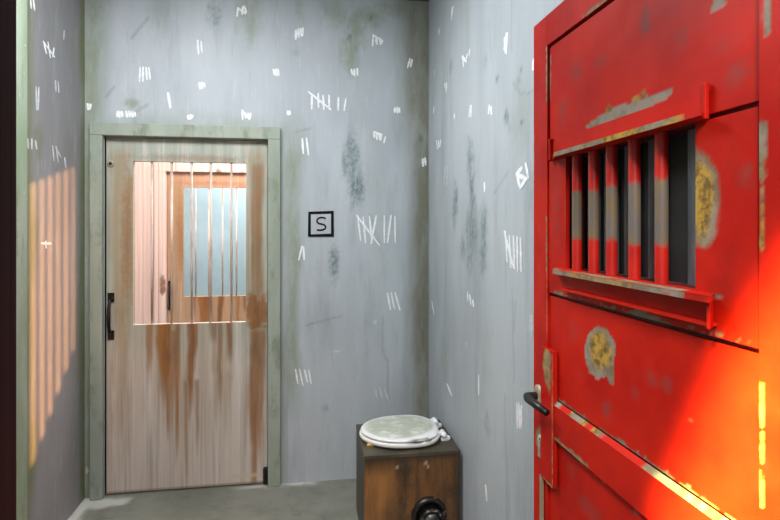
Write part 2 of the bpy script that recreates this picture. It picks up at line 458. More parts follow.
def right_mask(u, v):
    moss = 0*u
    d = BY-u
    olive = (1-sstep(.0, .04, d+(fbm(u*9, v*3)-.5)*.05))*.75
    sm = 0*u
    for c, k in (((2.577,1.608,0.054,0.120), .85), ((2.331,1.802,0.060,0.100), .7), ((2.301,1.642,0.044,0.125), .85), ((2.301,1.485,0.117,0.116), .7), ((2.138,1.478,0.051,0.117), .8),
                 ((2.440,1.399,0.049,0.066), .7), ((2.151,1.381,0.051,0.084), .7), ((2.331,1.358,0.060,0.082), .6), ((1.985,2.075,0.020,0.019), .9), ((1.890,1.904,0.026,0.030), .8),
                 ((1.742,1.860,0.017,0.010), .9), ((1.750,2.042,0.017,0.014), .6), ((1.777,2.004,0.036,0.021), .4), ((1.667,1.621,0.024,0.099), .4), ((2.651,2.324,0.038,0.036), .5), ((2.101,0.689,0.049,0.058), .35),
                 ((2.126,2.184,0.030,0.029), .4)):
        sm = mx(sm, blob(u, v, c, .8, .6, strength=k))
    moss = mx(blob(u, v, (2.771,0.787,0.083,0.160), .8, .6, strength=.3), blob(u, v, (1.742,1.885,0.086,0.155), .9, .6, strength=.3), blob(u, v, (2.101,0.993,0.074,0.123), .9, .6, strength=.15))
    cr = 0*u
    for x0, z0, x1, z1, w in ((2.018,1.629,1.871,1.701, .003), (1.890,1.934,1.851,1.852, .005), (1.832,2.022,1.759,1.968, .003), (1.759,1.961,1.629,1.935, .003), (1.841,2.322,1.832,2.138, .003), (2.077,2.340,2.053,2.170, .003),
                              (1.832,1.272,1.813,0.952, .003), (1.900,0.871,1.880,0.415, .004), (1.795,1.240,1.813,1.131, .003)):
        t = np.clip(((u-x0)*(x1-x0)+(v-z0)*(z1-z0))/((x1-x0)**2+(z1-z0)**2), 0, 1)
        d = np.hypot(u-x0-t*(x1-x0), v-z0-t*(z1-z0))
        cr = mx(cr, .5*(1-sstep(w*.8, w*3.2, d+(fbm(u*50, v*50)-.5)*.006)))
    return {'moss': moss, 'olive': olive, 'smudge': sm, 'crack': cr, 'chip': blob(u, v, (2.392,0.955,0.024,0.007), .5, .3)}
b = MB()
b.grid(.42, BY, 0, CZ, .012, lambda u, v: (RX, u, v), mask=right_mask, flip=True)
b.box((RX+.001, .30, 0), (RX+.1, BY, CZ))
wall_right = tag(b.build('wall_right', M_WALL, kind='structure'), 'blue grey side wall with tally marks behind the open red door', 'wall')

def left_mask(u, v):
    moss = (1-sstep(.02, .10, BY-u+(fbm(u*6, v*2)-.5)*.10))*1.0
    moss = mx(moss, (1-sstep(.05, .16, u-2.5+(fbm(u*6+7, v*2)-.5)*.10))*1.0)
    moss = mx(moss, blob(u, v, (2.650,1.895,0.073,0.100), .9, .6, strength=.6))
    return {'moss': moss, 'olive': moss*.35, 'smudge': 0*u, 'crack': 0*u, 'chip': 0*u}
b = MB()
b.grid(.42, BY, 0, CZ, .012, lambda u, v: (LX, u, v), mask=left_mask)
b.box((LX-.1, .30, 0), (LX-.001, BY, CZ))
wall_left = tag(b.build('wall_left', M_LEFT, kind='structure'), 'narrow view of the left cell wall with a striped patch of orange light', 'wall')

# chipped green post on the left wall
b = MB(); b.box((LX, 2.22, 0), (LX+.05, 2.455, CZ))
tag(b.build('trim_1', M_POST, bevel=.006, kind='structure'), 'green painted post with chipped edge beside the black door jamb', 'post')

# front wall with the doorway the photographer stands in
b = MB()
b.box((LX-.1, .30, 0), (-.255, .42, CZ))
b.box((.625, .30, 0), (RX+.1, .42, CZ)); b.box((-.255, .30, 2.09), (.625, .42, CZ))
wf = tag(b.build('wall_front', M_WALL, kind='structure'), 'front wall of the cell around the open doorway', 'wall')
b = MB(); b.box((-.255, .29, 0), (-.208, .425, 2.09)); b.box((-.255, .29, 2.045), (.625, .425, 2.09)); b.box((.61, .29, 0), (.625, .425, 2.09))
tag(b.build('trim_2', M_BLACK, kind='structure'), 'black door jamb at the left edge of the view', 'door jamb')
# unseen screen with slots, added to shape the spot behind it into stripes
S0 = Vector((.75, -1.20, 1.50)); GY = -.60
def on_gobo(y, z):
    q = Vector((LX, y, z)); t = (GY-S0.y)/(q.y-S0.y); p = S0.lerp(q, t); return (p.x, p.z)
tl = on_gobo(2.560, 1.690); tr = on_gobo(3.030, 1.822); bl = on_gobo(2.560, .40); brr = on_gobo(3.030, .86)
gx0, gx1, gz0, gz1 = min(tl[0], bl[0])-.02, tr[0]+.02, bl[1]-.02, tr[1]+.02
b = MB()
b.box((.33, GY-.03, 0), (gx0, GY, 2.8)); b.box((gx1, GY-.03, 0), (1.7, GY, 2.8))
b.box((gx0, GY-.03, 0), (gx1, GY, gz0)); b.box((gx0, GY-.03, gz1), (gx1, GY, 2.8))
tag(b.build('light_screen', M_WALL, kind='structure'), 'added light screen with a small slotted opening, out of view', 'wall')
b = MB()
out = [(gx0-.01, gz0-.01), (gx1+.01, gz0-.01), (gx1+.01, gz1+.01), (gx0-.01, gz1+.01)]
f0 = lambda u, v: (u, GY, v)
f1 = lambda u, v: (u, GY+.004, v)
L4, R4 = sorted([(tl, bl), (tr, brr)])
b.prism([out[0], out[1], R4[1], L4[1]], f0, f1); b.prism([out[1], out[2], R4[0], R4[1]], f0, f1)
b.prism([out[2], out[3], L4[0], R4[0]], f0, f1); b.prism([out[3], out[0], L4[1], L4[0]], f0, f1)
for k in range(1, 6):
    x = L4[0][0]+(R4[0][0]-L4[0][0])*k/5.7
    b.box((x-.0012, GY+.001, gz0), (x+.0012, GY+.003, gz1))
tag(b.build('stripe_gobo', M_IRON, kind='structure'), 'added grille in the corridor partition', 'gobo')

# ------------------------------------------------------------------ chalk marks
TB = [
[(-0.393,2.71,-0.387,2.765),(-0.39,2.762,-0.341,2.728),(-0.364,2.722,-0.36,2.773),(-0.341,2.735,-0.353,2.776)],
[(-0.61,2.565,-0.604,2.481),(-0.591,2.559,-0.586,2.493)],
[(-0.918,2.397,-0.922,2.311),(-0.903,2.398,-0.904,2.314),(-0.887,2.396,-0.881,2.324),(-0.873,2.396,-0.865,2.328)],
[(-0.6,2.324,-0.594,2.284),(-0.587,2.325,-0.583,2.287),(-0.576,2.323,-0.57,2.296)],
[(-0.772,2.259,-0.758,2.168),(-0.768,2.257,-0.755,2.173)],
[(-1.037,2.146,-1.039,2.109),(-1.026,2.146,-1.026,2.106),(-1.015,2.144,-1.012,2.112)],
[(-0.992,2.147,-0.987,2.11),(-0.976,2.148,-0.973,2.111),(-0.96,2.146,-0.957,2.111),(-0.946,2.143,-0.944,2.115)],
[(-0.664,2.135,-0.657,2.109),(-0.647,2.14,-0.653,2.109),(-0.636,2.136,-0.644,2.113)],
[(-0.364,2.172,-0.36,2.116),(-0.349,2.16,-0.341,2.125),(-0.331,2.158,-0.324,2.117),(-0.316,2.159,-0.321,2.12),(-0.367,2.175,-0.321,2.12)],
[(-0.188,2.419,-0.179,2.38),(-0.173,2.42,-0.167,2.377),(-0.16,2.421,-0.156,2.379)],
[(-1.192,2.183,-1.188,2.144),(-1.176,2.181,-1.181,2.147)],
[(-0.057,2.655,-0.059,2.596),(-0.043,2.662,-0.042,2.608),(-0.03,2.666,-0.027,2.614),(-0.017,2.669,-0.019,2.619)],
[(0.398,2.649,0.394,2.579),(0.416,2.637,0.42,2.591),(0.437,2.635,0.442,2.592),(0.449,2.626,0.448,2.595),(0.393,2.651,0.46,2.613)],
[(0.623,2.521,0.607,2.46),(0.636,2.515,0.625,2.466)],
[(0.266,2.44,0.274,2.403),(0.284,2.441,0.286,2.397),(0.302,2.445,0.304,2.4)],
[(0.034,2.284,0.034,2.19),(0.071,2.288,0.073,2.2),(0.099,2.278,0.105,2.189),(0.134,2.279,0.137,2.19),(0.012,2.295,0.149,2.191)],
[(0.19,2.269,0.189,2.189),(0.235,2.265,0.223,2.187)],
[(-0.105,2.179,-0.103,2.151),(-0.096,2.179,-0.091,2.154)],
[(-0.022,2.02,-0.015,1.927),(0.002,2.023,0.015,1.921)],
[(0.529,2.219,0.529,2.187),(0.542,2.224,0.545,2.182),(0.555,2.219,0.558,2.188)],
[(0.401,2.069,0.406,2.031),(0.417,2.069,0.421,2.019),(0.431,2.063,0.439,2.017),(0.447,2.06,0.442,2.019),(0.398,2.069,0.452,2.051),(0.472,2.043,0.462,2.002)],
[(0.701,1.916,0.704,1.865),(0.715,1.921,0.72,1.872)],
[(0.305,1.567,0.322,1.416),(0.337,1.561,0.352,1.403),(0.375,1.565,0.39,1.403),(0.416,1.568,0.385,1.397),(0.465,1.568,0.465,1.403),(0.506,1.571,0.485,1.402),(0.529,1.566,0.532,1.4),(0.296,1.57,0.437,1.387)],
[(-0.022,1.39,-0.042,1.303),(-0.015,1.386,-0.01,1.303)],
[(0.484,1.104,0.503,0.998),(0.506,1.107,0.527,1.005),(0.53,1.103,0.561,0.994)],
[(-0.061,0.668,-0.046,0.579),(-0.038,0.666,-0.017,0.565),(-0.009,0.661,0.009,0.584),(0.016,0.66,0.03,0.576)],
[(0.409,0.536,0.421,0.476),(0.436,0.538,0.454,0.466),(0.466,0.533,0.492,0.442)]]
TR = [
[(2.604,2.615,2.642,2.569),(2.632,2.619,2.642,2.559)],
[(2.901,2.611,2.901,2.572)],
[(2.995,2.403,3.019,2.367)],
[(1.885,2.22,1.911,2.164),(1.875,2.217,1.885,2.137),(1.906,2.209,1.895,2.145)],
[(2.44,2.313,2.432,2.254),(2.369,2.296,2.392,2.269),(2.331,2.307,2.346,2.278),(2.456,2.309,2.376,2.261)],
[(1.644,2.05,1.652,2.012),(1.636,2.041,1.636,2.005)],
[(2.771,2.271,2.771,2.242),(2.73,2.26,2.75,2.215)],
[(2.323,2.052,2.346,2.0),(2.305,2.046,2.316,1.994)],
[(2.071,1.995,2.083,1.959),(2.053,1.984,2.047,1.948)],
[(2.595,2.067,2.586,2.041)],
[(3.019,2.2,3.031,2.159)],
[(2.959,1.994,2.935,1.937),(2.912,1.984,2.901,1.943),(2.856,1.98,2.879,1.942)],
[(2.771,1.823,2.797,1.718),(2.72,1.824,2.73,1.72)],
[(2.132,1.686,2.132,1.645)],
[(1.712,1.717,1.688,1.66),(1.793,1.683,1.737,1.703),(1.793,1.685,1.696,1.658),(1.759,1.634,1.706,1.658),(1.781,1.68,1.755,1.636)],
[(1.895,1.484,1.88,1.369),(1.856,1.47,1.841,1.35),(1.818,1.47,1.804,1.346),(1.781,1.467,1.777,1.341),(1.75,1.464,1.746,1.344),(1.906,1.484,1.813,1.349)],
[(2.37,1.2,2.362,1.158),(2.338,1.192,2.314,1.147),(2.29,1.174,2.275,1.144)],
[(3.073,1.06,3.019,0.989)],
[(1.668,1.209,1.672,1.155),(1.655,1.211,1.66,1.14)],
[(2.208,0.861,2.208,0.774)],
[(2.731,0.67,2.637,0.638)],
[(1.786,0.879,1.782,0.791),(1.767,0.885,1.762,0.798),(1.744,0.884,1.748,0.803)],
[(2.12,0.43,2.104,0.371)]]
TL = [
[(2.582,2.505,2.588,2.469),(2.607,2.515,2.619,2.474)],
[(2.918,2.492,2.91,2.442)],
[(2.702,2.362,2.729,2.314),(2.743,2.376,2.77,2.306),(2.806,2.367,2.791,2.318),(2.696,2.36,2.813,2.324)],
[(2.82,2.214,2.827,2.16),(2.85,2.216,2.857,2.162)],
[(2.631,2.134,2.638,2.026),(2.657,2.138,2.65,2.032)],
[(2.558,1.887,2.564,1.843),(2.594,1.893,2.594,1.844),(2.625,1.89,2.638,1.85)],
[(2.791,1.892,2.806,1.819),(2.827,1.894,2.85,1.816),(2.82,1.888,2.88,1.845),(2.918,1.85,2.934,1.799)],
[(2.682,1.423,2.777,1.42),(2.722,1.434,2.729,1.397)]]
def tallies(L, fn, parent, faint=(), wmul=1.0):
    rnd = random.Random(3)
    for gi, g in enumerate(L):
        b = MB()
        for si, (a, z, c, w) in enumerate(g):
            d = Vector((c-a, w-z)); ln = d.length; d.normalize(); nn = Vector((-d.y, d.x))
            hw = (.0052 if ln > .06 else .0062)*(1.0+rnd.uniform(-.12, .2))*wmul
            if len(g) == 1 or (len(g) == 2 and ln > .07): hw *= 1.05
            p = [Vector((a, z))+nn*hw*.7, Vector((a, z))-nn*hw*.7, Vector((a, z)).lerp(Vector((c, w)), .5)-nn*hw*1.15, Vector((c, w))-nn*hw*.7, Vector((c, w))+nn*hw*.6, Vector((a, z)).lerp(Vector((c, w)), .45)+nn*hw]
            b.prism([tuple(q) for q in p], lambda u, v, si=si: fn(u, v, .0010+.0003*si), lambda u, v: fn(u, v, -.001))
        b.build('tally_mark', M_FAINT if gi in faint else M_CHALK, parent, label='white chalk tally strokes')
tallies(TB, lambda u, v, d: (u, BY-d, v), wall_back, faint=(len(TB)-1,))
tallies(TR, lambda u, v, d: (RX-d, u, v), wall_right, faint=(2, 12, 18), wmul=1.35)
tallies(TL, lambda u, v, d: (LX+d, u, v), wall_left, faint=(1, 3, 4, 5, 6))

# ------------------------------------------------------------------ rusty cell door in the back wall
DOORPX = (DX0, DX1)
def rust_mask(u, v):
    L = dict(rust=[], tan=[])
    R = 0*u; T = 0*u
    for c, k in (((-0.795,0.960,0.506,0.048), 1.0), ((-0.752,0.913,0.345,0.027), .8), ((-0.644,0.955,0.395,0.025), .95), ((-0.870,0.962,0.566,0.021), .7), ((-0.725,0.958,0.115,0.014), .8), ((-0.774,0.630,0.289,0.011), .7), ((-0.616,0.623,0.193,0.011), .6), ((-0.253,0.898,0.082,0.017), .7), ((-0.489,0.951,0.444,0.014), .6),
                 ((-0.434,0.950,0.695,0.017), .75), ((-0.282,0.899,-0.009,0.040), .75), ((-0.276,1.859,0.957,0.034), .65), ((-0.528,0.952,0.820,0.022), .5), ((-0.299,0.899,0.376,0.017), .7), ((-0.676,0.625,0.112,0.011), .5),
                 ((-0.445,1.897,1.741,0.056), .35)):
        R = mx(R, streak(u, v, c, k))
    R = mx(R, blob(u, v, (-0.293,1.004,0.062,0.128), .35, .45, strength=.95), blob(u, v, (-0.242,1.003,0.034,0.093), .4, .5, strength=.85))
    R = mx(R, blob(u, v, (-0.993,1.425,0.032,0.393), .9, .6, strength=.40), blob(u, v, (-0.655,1.892,0.328,0.023), .8, .6, strength=.35))
    for c, k in (((-1.029,1.930,-0.003,0.063), .75), ((-0.993,1.790,0.696,0.042), .95), ((-0.478,0.951,0.300,0.072), .62), ((-0.287,1.946,0.084,0.068), .7), ((-0.698,0.957,0.113,0.098), .45), ((-0.817,0.960,0.292,0.075), .5),
                 ((-0.572,0.953,0.105,0.044), .3), ((-1.003,0.752,-0.005,0.042), .45), ((-1.087,0.979,0.001,0.021), .4), ((-0.924,1.087,0.298,0.042), .3)):
        T = mx(T, streak(u, v, c, k, .8))
    low = 1-sstep(.66, .98, v+(fbm(u*7, v*2)-.5)*.15)
    mid = 1-sstep(.9, 1.3, v+(fbm(u*5, v*3)-.5)*.3)
    ed = mx(1-sstep(.0, .012, u-DX0), 1-sstep(.0, .012, DX1-u))*.8
    ed = mx(ed, 1-sstep(.012, .024, v))
    z = v-.075+(u+.3)*.0
    pl = ((u > -.42) & (u < -.25) & (np.abs(v-.055) < .012)).astype(float)*.6
    return {'rust': R, 'tan': T, 'low': low, 'mid': mid*.6, 'edge': ed, 'plank': pl}
def plank_door(name, x0, x1, y, win, bars, label, handle_z, wood=None):
    """leaf with a barred window; front face at y looking towards the camera"""
    sh = x0-DX0
    root = empty(name, ((x0+x1)/2, y, 0)); tag(root, label, 'door', kind='structure')
    b = MB(); th = .034
    wx0, wx1, wz0, wz1 = win
    b.grid(x0+.004, x1-.004, .008, 1.998, .008, lambda u, v: (u, y, v), holes=[win], mask=lambda u, v: rust_mask(u-sh, v))
    full = {'mid': .5, 'low': .6, 'tan': .3}
    b.box((x0+.004, y+.0006, .008), (wx0, y+th, 1.998), att=full); b.box((wx1, y+.0006, .008), (x1-.004, y+th, 1.998), att=full)
    b.box((wx0, y+.0006, .008), (wx1, y+th, wz0), att=full); b.box((wx0, y+.0006, wz1), (wx1, y+th, 1.998), att=full)
    b.build('door_leaf', wood or M_DOOR, root)
    for x in bars:
        m = MB(); m.tube([(x, y+.017, wz0-.004), (x, y+.017, wz1+.004)], .0066, 10); m.build('window_bar', M_BARS, root)
    m = MB(); hx = x0+.029
    for zz in (handle_z+.105, handle_z-.105):
        m.box((hx-.017, y-.006, zz-.026), (hx+.017, y+.002, zz+.026))
    m.tube([(hx, y, handle_z+.095), (hx, y-.022, handle_z+.088), (hx, y-.036, handle_z+.05), (hx, y-.040, handle_z), (hx, y-.036, handle_z-.05), (hx, y-.022, handle_z-.088), (hx, y, handle_z-.095)],
           [.010, .009, .009, .011, .009, .009, .010], 10)
    m.build('door_handle', M_IRON, root, bevel=.002)
    return root
t = NT('pale_rusty_bar_paint')
M_BARS = t.done(t.mix(t.ramp(t.noise(20, (1, 1, .2), 4), .40, .62), (.72, .63, .58), (.50, .36, .27)), .5)
d1 = plank_door('door_1', DX0, DX1, 3.185, (-.961, -.344, .947, 1.869), [-0.865,1.425][0:1]+[-0.758,1.424][0:1]+[-0.649,1.424][0:1]+[-0.542,1.424][0:1]+[-0.428,1.423][0:1],
                'rust streaked pale wooden cell door with a barred window, closed in the back wall', 1.0)
m = MB(); m.lathe([(.020, 0), (.020, .003), (.015, .006), (.008, .005)], (-1.078, 3.185, 1.852), (0, -1, 0), 16); ph = m.build('peep_hole', M_BARE, d1)
m = MB(); m.lathe([(.009, 0), (.009, .0068)], (-1.078, 3.185, 1.852), (0, -1, 0), 12); m.build('peep_hole_lens', M_IRON, ph)
m = MB(); m.box((-.246, 3.155, .012), (-.221, 3.186, .10)); m.build('door_stop', M_IRON, d1, bevel=.004)
# casing round it
b = MB()
b.box((DX0-.066, 3.135, 0), (DX0-.001, 3.169, 2.003)); b.box((DX1+.001, 3.135, 0), (DX1+.072, 3.169, 2.003)); b.box((DX0-.066, 3.135, 2.003), (DX1+.072, 3.169, 2.074))
b.box((DX0-.066, 3.169, 0), (DX0, 3.30, 2.003)); b.box((DX1, 3.169, 0), (DX1+.066, 3.30, 2.003)); b.box((DX0-.066, 3.169, 2.0), (DX1+.066, 3.30, 2.07))
tag(b.build('trim_4', M_FRAME, bevel=.004, kind='structure'), 'pale green door frame around the rusty door', 'door frame')

# ------------------------------------------------------------------ rooms seen through the barred window
E0 = -1.228
b = MB(); b.box((-1.9, 5.016, 0), (E0, 5.10, 2.9)); b.box((E0+.887, 5.016, 0), (.9, 5.10, 2.9)); b.box((E0, 5.016, 2.0), (E0+.887, 5.10, 2.9))
tag(b.build('wall_middle', M_PLANK, kind='structure'), 'pinkish plank wall beyond the barred window of the closed door', 'wall')
b = MB(); b.box((-1.9, 3.28, 0), (-1.8, 5.016, 2.9)); b.box((.8, 3.28, 0), (.9, 5.016, 2.9)); b.box((-1.9, 3.28, 2.9), (.9, 5.1, 2.95))
tag(b.build('wall_passage', M_PLANK, kind='structure'), 'pinkish side boards of the passage beyond the closed door', 'wall')
b = MB(); b.box((E0-.10, 4.975, 0), (E0-.002, 5.015, 1.99)); b.box((E0+.889, 4.975, 0), (E0+.99, 5.015, 1.99)); b.box((E0-.10, 4.975, 1.99), (E0+.99, 5.015, 2.08))
tag(b.build('trim_5', M_PLANK, bevel=.004, kind='structure'), 'pinkish door frame seen through the barred window', 'door frame')
d2 = plank_door('door_2', E0, E0+.887, 5.02, (-1.088, -.50, .869, 1.855), [-0.985,1.381][0:1]+[-0.872,1.380][0:1]+[-0.751,1.380][0:1]+[-0.628,1.379][0:1],
                'second rusty door with white bars seen through the window of the closed door', .885, M_DOOR2)
b = MB(); b.box((-1.9, 6.9, 0), (.9, 7.0, 2.9)); b.box((-1.9, 5.1, 0), (-1.8, 6.9, 2.9)); b.box((.8, 5.1, 0), (.9, 6.9, 2.9)); b.box((-1.9, 5.1, 2.9), (.9, 7.0, 2.95))
tag(b.build('wall_far', M_COOL, kind='structure'), 'cool blue grey wall of the farthest room through both barred windows', 'wall')

# ------------------------------------------------------------------ framed letter on the back wall
cx, cz = .087, 1.516
t = NT('sign_backing'); M_SIGN = t.done(t.mix(t.ramp(t.noise(6), .4, .6), (.40, .42, .45), (.45, .47, .50)), .6)
sg = empty('cell_sign', (cx, BY, cz)); tag(sg, 'black framed square sign with the letter S on the back wall', 'sign')
sk = lambda u, v: (cx+u, cz+v+u*.03)
b = MB()
P0 = lambda d: (lambda u, v: (sk(u, v)[0], BY-d, sk(u, v)[1]))
hs = .069
b.prism([(-hs, -hs), (hs, -hs), (hs, hs), (-hs, hs)], P0(.004), P0(0)); b.build('sign_panel', M_SIGN, sg)
b = MB(); o_ = .076; i_ = .059
for q in ([(-o_, -o_+.004), (o_, -o_), (i_, -i_), (-i_, -i_)], [(o_, -o_), (o_-.002, o_), (i_, i_), (i_, -i_)], [(o_-.002, o_), (-o_+.002, o_-.002), (-i_, i_), (i_, i_)], [(-o_+.002, o_-.002), (-o_, -o_+.004), (-i_, -i_), (-i_, i_)]):
    b.prism(q, P0(.006), P0(0))
b.build('sign_border', M_BLACK, sg, label='black border')
def ribbon(b, pts, w, fn0, fn1):
    pts = [Vector(p) for p in pts]
    L_ = []; R_ = []
    for i, p in enumerate(pts):
        d = (pts[min(i+1, len(pts)-1)]-pts[max(i-1, 0)]).normalized(); n = Vector((-d.y, d.x))
        L_.append(tuple(p+n*w)); R_.append(tuple(p-n*w))
    for i in range(len(pts)-1):
        b.prism([L_[i], L_[i+1], R_[i+1], R_[i]], fn0, fn1)
spts = [(.028, .030), (.018, .036), (.002, .038), (-.014, .034), (-.023, .024), (-.023, .012), (-.012, .003), (.004, -.001), (.019, -.006), (.027, -.016), (.025, -.028), (.012, -.035), (-.006, -.037), (-.024, -.034)]
b = MB(); ribbon(b, spts, .0052, P0(.0055), P0(.003)); b.build('sign_letter', M_BLACK, sg, label='black letter S')

# ------------------------------------------------------------------ boxed toilet
X0, X1, Y0, Y1, TZ = .2644, .7157, 2.429, 2.827, .45
tr_ = empty('toilet', ((X0+X1)/2, (Y0+Y1)/2, 0)); tag(tr_, 'boxed toilet of dark stained plywood with a mossy white seat, in the back corner', 'toilet')
def boxmask(u, v):
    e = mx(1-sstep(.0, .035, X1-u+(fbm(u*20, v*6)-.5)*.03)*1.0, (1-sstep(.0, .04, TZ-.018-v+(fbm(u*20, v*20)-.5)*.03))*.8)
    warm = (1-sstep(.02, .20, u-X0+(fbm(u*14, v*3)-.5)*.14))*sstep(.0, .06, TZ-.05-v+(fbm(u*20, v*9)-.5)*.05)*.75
    ch = mx(*[blob(u, v, c, .5, .5) for c in ((0.416,0.389,0.007,0.009), (0.553,0.398,0.010,0.011), (0.562,0.379,0.006,0.007))])
    return {'edge': e, 'warm': warm, 'chip': ch*.6}
b = MB()
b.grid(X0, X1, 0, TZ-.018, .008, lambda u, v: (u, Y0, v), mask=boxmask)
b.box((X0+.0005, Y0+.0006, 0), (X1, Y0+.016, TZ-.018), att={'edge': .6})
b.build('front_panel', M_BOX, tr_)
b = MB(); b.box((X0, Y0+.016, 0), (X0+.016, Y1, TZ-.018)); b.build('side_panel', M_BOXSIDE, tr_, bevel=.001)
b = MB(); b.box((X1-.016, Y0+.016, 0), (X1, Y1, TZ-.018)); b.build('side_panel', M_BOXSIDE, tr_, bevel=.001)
b = MB(); b.box((X0+.016, Y1-.016, 0), (X1-.016, Y1, TZ-.018)); b.build('back_panel', M_BOXSIDE, tr_)
b = MB(); b.box((X0-.002, Y0-.002, TZ-.018), (X1+.002, Y1, TZ)); b.build('top_board', simple('dark_top_board', (.040, .034, .022), (.070, .060, .038), 9, .45), tr_, bevel=.002)
# seat ring and lid: egg shape, hinge at +X
CX, CY, RXs, RYs = .462, 2.632, .200, .178
def egg(k, n=64, ex=1.0):
    pts = []
    for i in range(n):
        t = 2*PI*i/n; c = math.cos(t); s = math.sin(t)
        p = abs(c)**(.62 if c > 0 else 1.0)*(1 if c > 0 else -1)
        pts.append((CX+RXs*k*p, CY+RYs*k*s*(1.0+.04*c)))
    return pts
def egg_solid(rings, mi=0, closed_hole=False):
    b = MB(); n = 64; vs = []; fs = []
    for k, z in rings:
        vs += [(x, y, z) for x, y in egg(k, n)]
    for i in range(len(rings)-1):
        for j in range(n):
            j2 = (j+1) % n; fs.append((i*n+j, i*n+j2, (i+1)*n+j2, (i+1)*n+j))
    if closed_hole:
        i = len(rings)-1
        for j in range(n):
            j2 = (j+1) % n; fs.append((i*n+j, i*n+j2, j2, j))
    else:
        fs.append(tuple(range(n-1, -1, -1))); fs.append(tuple((len(rings)-1)*n+j for j in range(n)))
    v_ = np.array(vs)
    d = np.hypot((v_[:, 0]-CX)/RXs, (v_[:, 1]-CY)/RYs)
    moss = (1-sstep(.80, .90, d))
    sc = sstep(.42, .50, fbm(v_[:, 0]*60, v_[:, 2]*160+v_[:, 1]*20, 3))*(np.abs(v_[:, 0]-.53) < .06)*(v_[:, 1] < CY)*(d > .90)*(v_[:, 2] > TZ+.028)*(v_[:, 2] < TZ+.047)
    b._add(vs, fs, 0, True, {'moss': moss, 'scuff': sc*.8})
    return b
b = egg_solid([(.98, TZ+.010), (1.0, TZ+.016), (1.0, TZ+.024), (.985, TZ+.030), (.90, TZ+.031), (.62, TZ+.026), (.60, TZ+.018), (.62, TZ+.010)], closed_hole=True)
st = b.build('seat', M_LID, tr_)
rings = [(.93, TZ+.033), (.965, TZ+.035), (.97, TZ+.040), (.955, TZ+.045), (.90, TZ+.0485), (.85, TZ+.0490), (.835, TZ+.0500), (.80, TZ+.0525)]
rings += [(k, TZ+.0525+.002*(1-k)) for k in (.72, .64, .56, .48, .40, .32, .24, .16, .08)]
b = egg_solid(rings); b.build('lid', M_LID, tr_, label='white lid with green mossy stains')
for yy in (2.555, 2.725):
    m = MB(); m.box((.655, yy-.018, TZ), (.690, yy+.018, TZ+.012)); m.lathe([(.008, -.030), (.013, -.026), (.013, .026), (.008, .030)], (.668, yy, TZ+.030), (0, 1, 0), 18)
    m.lathe([(.015, 0), (.015, .012), (.010, .018)], (.690, yy, TZ), (0, 0, 1), 18); m.box((.630, yy-.014, TZ+.026), (.668, yy+.014, TZ+.040))
    m.build('seat_hinge', M_HINGE, tr_, bevel=.002)
for (xx, yy) in ((.305, 2.535), (.285, 2.66), (.57, 2.50)):
    m = MB(); m.box((xx-.018, yy-.008, TZ), (xx+.018, yy+.008, TZ+.012)); m.build('seat_buffer', M_YELLOW, st, bevel=.003, label='yellow buffer')
pc = (.566, Y0, .158)
m = MB(); m.lathe([(.084, 0), (.084, .012), (.080, .020), (.070, .024), (.062, .020), (.058, .012)], pc, (0, -1, 0), 48); fl = m.build('pipe_flange', M_PIPE, tr_, label='round black cast iron flange')
m = MB(); m.lathe([(.052, .005), (.052, .050), (.056, .054), (.056, .066), (.050, .072), (.042, .070), (.040, .060)], pc, (0, -1, 0), 40); ps = m.build('pipe_stub', M_PIPE, fl)
m = MB(); m.lathe([(.038, .058), (.036, .072), (.026, .078), (.012, .080)], pc, (0, -1, 0), 32)
m.lathe([(.014, .076), (.014, .090), (.011, .093)], pc, (0, -1, 0), 6); m.build('pipe_cap', M_PIPECAP, fl)

# ------------------------------------------------------------------ open red door
FX = .566                                   # plane of the panels; outside is -X
rd = empty('door_3', (FX+.02, .85, 0))
tag(rd, 'open red cell door with chipped paint and a barred opening, standing at the right', 'door', kind='structure')
def shift(fn):
    return fn
def red_panel(name, y0, y1, z0, z1, x, th, mask=None, holes=(), step=.005, bev=None):
    b = MB()
    zero = lambda u, v: {'bare': 0*u, 'gold': 0*u, 'dull': 0*u}
    b.grid(y0, y1, z0, z1, step, lambda u, v: (x, u, v), holes=holes, mask=mask or zero, flip=True)
    e = .0004
    if not holes:
        b.box((x+e, y0, z0), (x+th, y1, z1))
    else:
        h = holes[0]
        b.box((x+e, y0, z0), (x+th, h[0], z1)); b.box((x+e, h[1], z0), (x+th, y1, z1))
        b.box((x+e, h[0], z0), (x+th, h[1], h[2]));
        if h[3] < z1: b.box((x+e, h[0], h[3]), (x+th, h[1], z1))
    return b.build(name, M_RED, rd)
HOLE = (.702, 1.098, 1.408, 1.652)
# core of the leaf
b = MB()
for a, c in (((.44, .012), (HOLE[0], 1.99)), ((HOLE[1], .012), (1.255, 1.99)), ((HOLE[0], .012), (HOLE[1], HOLE[2])), ((HOLE[0], HOLE[3]), (HOLE[1], 1.99))):
    b.box((FX+.008, a[0], a[1]), (FX+.045, c[0], c[1]))
b.build('door_core', M_REDDARK, rd)
def lin(u, v, x0, z0, x1, z1, w, r=.006):
    t = np.clip(((u-x0)*(x1-x0)+(v-z0)*(z1-z0))/((x1-x0)**2+(z1-z0)**2), 0, 1)
    d = np.hypot(u-x0-t*(x1-x0), v-z0-t*(z1-z0))
    return 1-sstep(w*.7, w*1.3, d+(fbm(u*90, v*90)-.5)*r)
def mk(bare, gold=None, dull=None):
    return lambda u, v: {'bare': bare(u, v), 'gold': gold(u, v) if gold else 0*u, 'dull': dull(u, v) if dull else 0*u}
